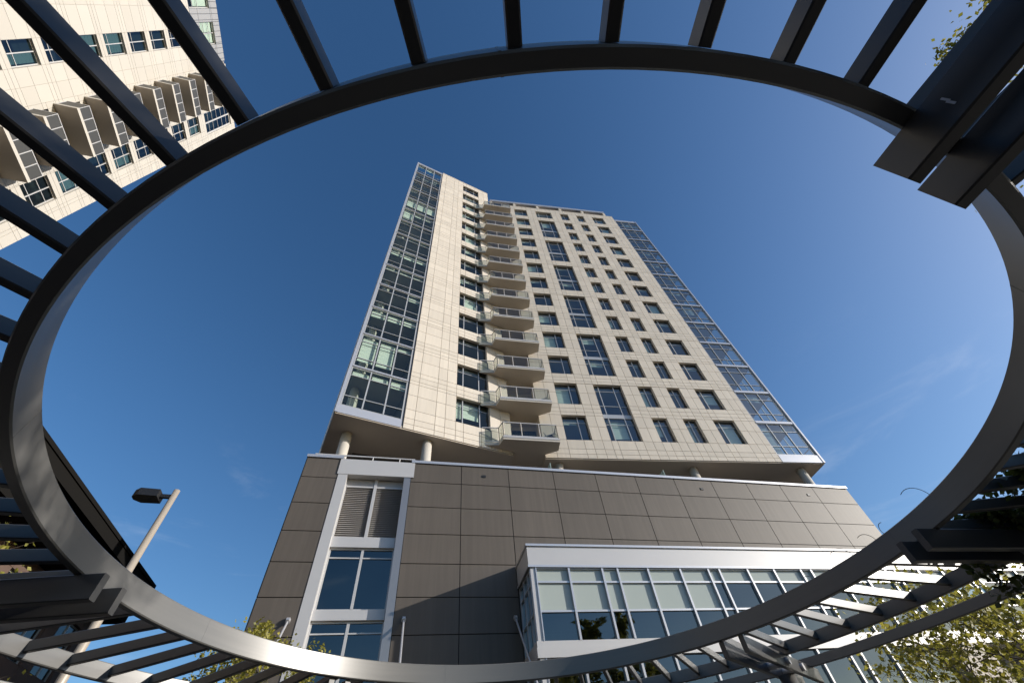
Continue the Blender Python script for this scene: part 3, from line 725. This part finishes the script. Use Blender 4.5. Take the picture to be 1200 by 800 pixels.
# ------------------------------------------------------------------ street lamp
x, y = polar(-45.75, 9.0)
lamp = thing('street_lamp', 'tan street lamp pole with a black box head beyond the ring at left', 'street lamp', (x,y,0))
b = MB(); b.tube((0,0,0),(0,0,6.33),.075,.05,n=16); b.tube((0,0,0),(0,0,.25),.11,n=16)
o = part('pole', b, M['pole'], lamp); o.data.polygons.foreach_set('use_smooth', [len(p.vertices)==4 for p in o.data.polygons])
dv = Vector((-.93,-.36,0)).normalized(); q_ = math.atan2(dv.y, dv.x)
b = MB(); b.box(.04,.22,-.03,.03,-.03,.03); part('arm', b, M['black'], lamp, (0,0,6.2), q_)
b = MB(); b.prism([(.20,-.13),(.50,-.14),(.60,-.05),(.60,.05),(.50,.14),(.20,.13)], -.05, .08); part('lamp_head', b, M['black'], lamp, (0,0,6.18), q_)

# ------------------------------------------------------------------ foliage
def leaf(mb, p, size, m=0, rnd=random):
    d = Vector((rnd.gauss(0,1), rnd.gauss(0,1), rnd.gauss(0,.7)-.25)).normalized()
    u = d.orthogonal().normalized(); w = d.cross(u); an = rnd.uniform(0, 6.28)
    s = (u*math.cos(an)+w*math.sin(an)); nrm = d.cross(s)
    L_, W_ = size*rnd.uniform(.7,1.25), size*rnd.uniform(.28,.42)
    a = p; b = p + d*L_*.45 + s*W_ + nrm*L_*.06; c = p + d*L_; e = p + d*L_*.45 - s*W_ + nrm*L_*.06
    mb.quad(tuple(a), tuple(b), tuple(c), tuple(e), m, min(1,max(0,rnd.gauss(.5,.27))))
def grow(name, label, cat, x, y, h, crown_r, seed, leaves=2600, lsize=.11, mat='leaf_spring', group=None, lean=0.0, first=.38, r0=.07, spread=1.0):
    rnd = random.Random(seed)
    t = thing(name, label, cat, (x,y,0), 0, group)
    wood = MB(); lf = MB(); tipsl = []
    p = Vector((0,0,0)); d = Vector((lean,0,1)).normalized(); n = 9; pts = [(p.copy(), r0)]
    for i in range(n):
        d = (d + Vector((rnd.gauss(0,.05), rnd.gauss(0,.05), .02))).normalized()
        q = p + d*(h*.95/n); wood.tube(p, q, r0*(1-i/n*.9), r0*(1-(i+1)/n*.9), n=9, cap=False); p = q; pts.append((p.copy(), r0*(1-(i+1)/n*.9)))
    def limb(p, d, ln, r, lev):
        k = 4 if lev < 2 else 3
        for i in range(k):
            d = (d + Vector((rnd.gauss(0,.16), rnd.gauss(0,.16), rnd.gauss(.05,.12)))).normalized()
            q = p + d*ln/k; wood.tube(p, q, r*(1-i/k*.6), r*(1-(i+1)/k*.6), n=6, cap=False); p = q
            if lev >= 1: tipsl.append((p.copy(), d.copy()))
            if lev < 2 and i >= 1:
                for _ in range(2 if lev == 0 else 1):
                    s = d.orthogonal().normalized(); s.rotate(Matrix.Rotation(rnd.uniform(0,6.28), 3, d))
                    limb(p, (d*.75 + s*.75).normalized(), ln*rnd.uniform(.4,.62), r*.5, lev+1)
        tipsl.append((p.copy(), d.copy())); tipsl.append((p.copy(), d.copy()))
    for j in range(13):
        f = first + (1-first)*(j+.5)/13; i = min(n-1, int(f*n)); b0, rr = pts[i]
        a = j*2.4 + rnd.uniform(-.4,.4); prof = math.sin(math.pi*min(1,(f-first)/(1-first)*.80+.20))
        dd = Vector((math.cos(a), math.sin(a), rnd.uniform(.35,.85))).normalized()
        limb(b0 + (pts[i+1][0]-b0)*rnd.random(), dd, crown_r*(.45+.6*prof)*spread, max(.012, rr*.5), 0)
    nl = max(1, leaves//max(1,len(tipsl)))
    for (q, d) in tipsl:
        c = rnd.uniform(.05,.15)
        for _ in range(int(nl*rnd.uniform(.4,1.7))):
            leaf(lf, q + Vector((rnd.gauss(0,c), rnd.gauss(0,c), rnd.gauss(0,c*.8))), lsize, 0, rnd)
    part('trunk', wood, M['bark'], t, smooth=True); part('crown', lf, M[mat], t)
    return t
x, y = polar(-32.4, 12.0); grow('tree', 'small green tree just behind the ring in front of the brown base at lower left', 'tree', x, y, 5.5, 1.0, 3, leaves=8000, lsize=.085, r0=.05, group='trees on the plaza')
x, y = polar(36.6, 12.0); grow('tree', 'thin spring tree with a dark bare trunk before the stone pier at lower right', 'tree', x, y, 3.85, 1.35, 7, leaves=4200, lsize=.095, r0=.06, group='trees on the plaza')
x, y = polar(42.5, 10.6); grow('tree', 'fuller yellow green spring tree at the lower right corner', 'tree', x, y, 3.2, 1.5, 12, leaves=4200, lsize=.095, r0=.06, group='trees on the plaza')
grow('tree', 'tall tree at far right whose leaf tips show above the paired beams', 'tree', 8.8, .26, 9.3, 1.75, 21, leaves=26000, lsize=.075, r0=.10, first=.5, group='trees on the plaza')
grow('tree', 'broad unseen tree added right of the plaza to shade the near slats', 'tree', 10.8, -2.3, 9.3, 2.7, 44, leaves=22000, lsize=.16, r0=.13, first=.35, group='trees on the plaza')  # added out of view so its crown keeps sun off the near slats
grow('tree', 'big unseen tree added far right of the plaza for pavilion reflections and shade', 'tree', 23.5, -8.5, 15.0, 3.8, 61, leaves=16000, lsize=.36, r0=.25, first=.3, group='trees on the plaza')  # unseen tree, added to be mirrored in the pavilion glass and to cast shade
x, y = polar(-54.5, 12.0); grow('tree', 'yellow green tree seen through the left slats', 'tree', x, y, 6.3, 1.2, 33, leaves=3600, lsize=.085, r0=.06, group='trees on the plaza')
# vine over the right side of the pergola
rnd = random.Random(5)
vt = thing('climbing_vine', 'dark leafy vine with curled tendrils covering the right side of the pergola', 'vine', (PC.x+3.4*S, PC.y+.25*S, EYE+1.09*S))
lf = MB(); O = Vector(vt.location)
for j in range(16):
    stem = MB()
    a0, r_ = R(rnd.uniform(-14,20)), rnd.uniform(2.45,3.9)
    p = PC + Vector((math.cos(a0)*r_*S, math.sin(a0)*r_*S, EYE+1.09*S)) - O
    for i in range(9):
        q = p + Vector((rnd.gauss(0,.10), rnd.gauss(0,.12), rnd.gauss(0,.03)))
        q.z = min(.04, max(-.10, q.z)); v_ = (q + O - PC); rr_ = math.hypot(v_.x, v_.y); an_ = math.atan2(v_.y, v_.x)
        rr_ = max(2.40*S, rr_); an_ = min(R(21), max(R(-16), an_)); q.x, q.y = rr_*math.cos(an_)+PC.x-O.x, rr_*math.sin(an_)+PC.y-O.y
        stem.tube(p, q, .012, .010, n=5, cap=False)
        for _ in range(60): leaf(lf, p + (q-p)*rnd.random() + Vector((rnd.gauss(0,.12), rnd.gauss(0,.12), rnd.gauss(0,.05))), .075, 0, rnd)
        p = q
    part('stem', stem, M['bark'], vt)
for j in range(7):   # trailing sprays
    stem = MB()
    a0, r_ = R(rnd.uniform(9,20)), rnd.uniform(2.5,3.5)
    p = PC + Vector((math.cos(a0)*r_*S, math.sin(a0)*r_*S, EYE+1.0*S)) - O
    for i in range(6):
        q = p + Vector((rnd.gauss(0,.06), rnd.gauss(.02,.06), -rnd.uniform(.02,.08)))
        stem.tube(p, q, .008, .006, n=5, cap=False)
        for _ in range(16): leaf(lf, q + Vector((rnd.gauss(0,.06), rnd.gauss(0,.06), rnd.gauss(0,.05))), .08, 0, rnd)
        p = q
    part('stem', stem, M['bark'], vt)
for i in range(10500):  # leaf curtain added and sized to block low sun from the right beams
    y_ = 1.35 + rnd.random()*3.55; x_ = 6.45 + rnd.gauss(0,.34); z_ = 2.5 + 2.1*rnd.random()*(.75+.25*math.sin(y_*2.3))
    leaf(lf, Vector((x_, y_, z_)) - O, .16, 0, rnd)
for i in range(7):
    stem = MB(); p = Vector((6.35, 1.5+.55*i, 0)) - O
    for k in range(8):
        q = p + Vector((rnd.gauss(0,.05), rnd.gauss(0,.05), .46)); stem.tube(p, q, .022-.0015*k, .0205-.0015*k, n=6, cap=False); p = q
    part('stem', stem, M['bark'], vt)
part('foliage', lf, M['leaf_dark'], vt)
for (ang, hgt, curl) in ((2.5,.17,1.0),(14.0,.10,-1.0),(16.0,.12,1.0),(21.5,.17,1.4),(31.0,.06,1.0)):
    tn = MB(); a0 = R(ang); p = PC + Vector((math.cos(a0)*2.18*S, math.sin(a0)*2.18*S, EYE+1.128*S)) - O
    d = Vector((-math.cos(a0)*.5, -math.sin(a0)*.5, 1)).normalized(); tg = Vector((-math.sin(a0), math.cos(a0), 0))
    for i in range(9):
        q = p + d*hgt/6; tn.tube(p, q, .003, .0026, n=5, cap=False)
        d = (d + tg*.22*curl + Vector((0,0,-.16*(i/4)))).normalized(); p = q
    part('tendril', tn, M['bark'], vt)

# ------------------------------------------------------------------ folding chairs left on two balconies
def chair(label, fr, x, y, z, turn):
    p = fr.w(x, y, z); t = thing('folding_chair', label, 'chair', tuple(p), fr.az + turn, 'chairs on the balconies')
    b = MB(); b.box(-.22,.22,-.22,.22,.42,.45); part('seat', b, M['frame_dark'], t)
    b = MB(); b.quad((-.22,.20,.50),(.22,.20,.50),(.22,.34,.95),(-.22,.34,.95)); b.quad((-.22,.215,.50),(-.22,.355,.95),(.22,.355,.95),(.22,.215,.50)); part('backrest', b, M['frame_dark'], t)
    for sx in (-.2,.2):
        b = MB(); b.tube((sx,-.22,0),(sx,.24,.52),.014,n=6); part('leg', b, M['frame_dark'], t)
        b = MB(); b.tube((sx*.92,.24,0),(sx*.92,-.2,.44),.014,n=6); part('leg', b, M['frame_dark'], t)
chair('dark folding chair at the right end of the lowest tower balcony', FR, -18.8, -.85, 15.60, .9)
chair('dark folding chair at the left end of the third lowest tower balcony', FR, -21.3, -.75, 15.60+2*FLR, -.7)
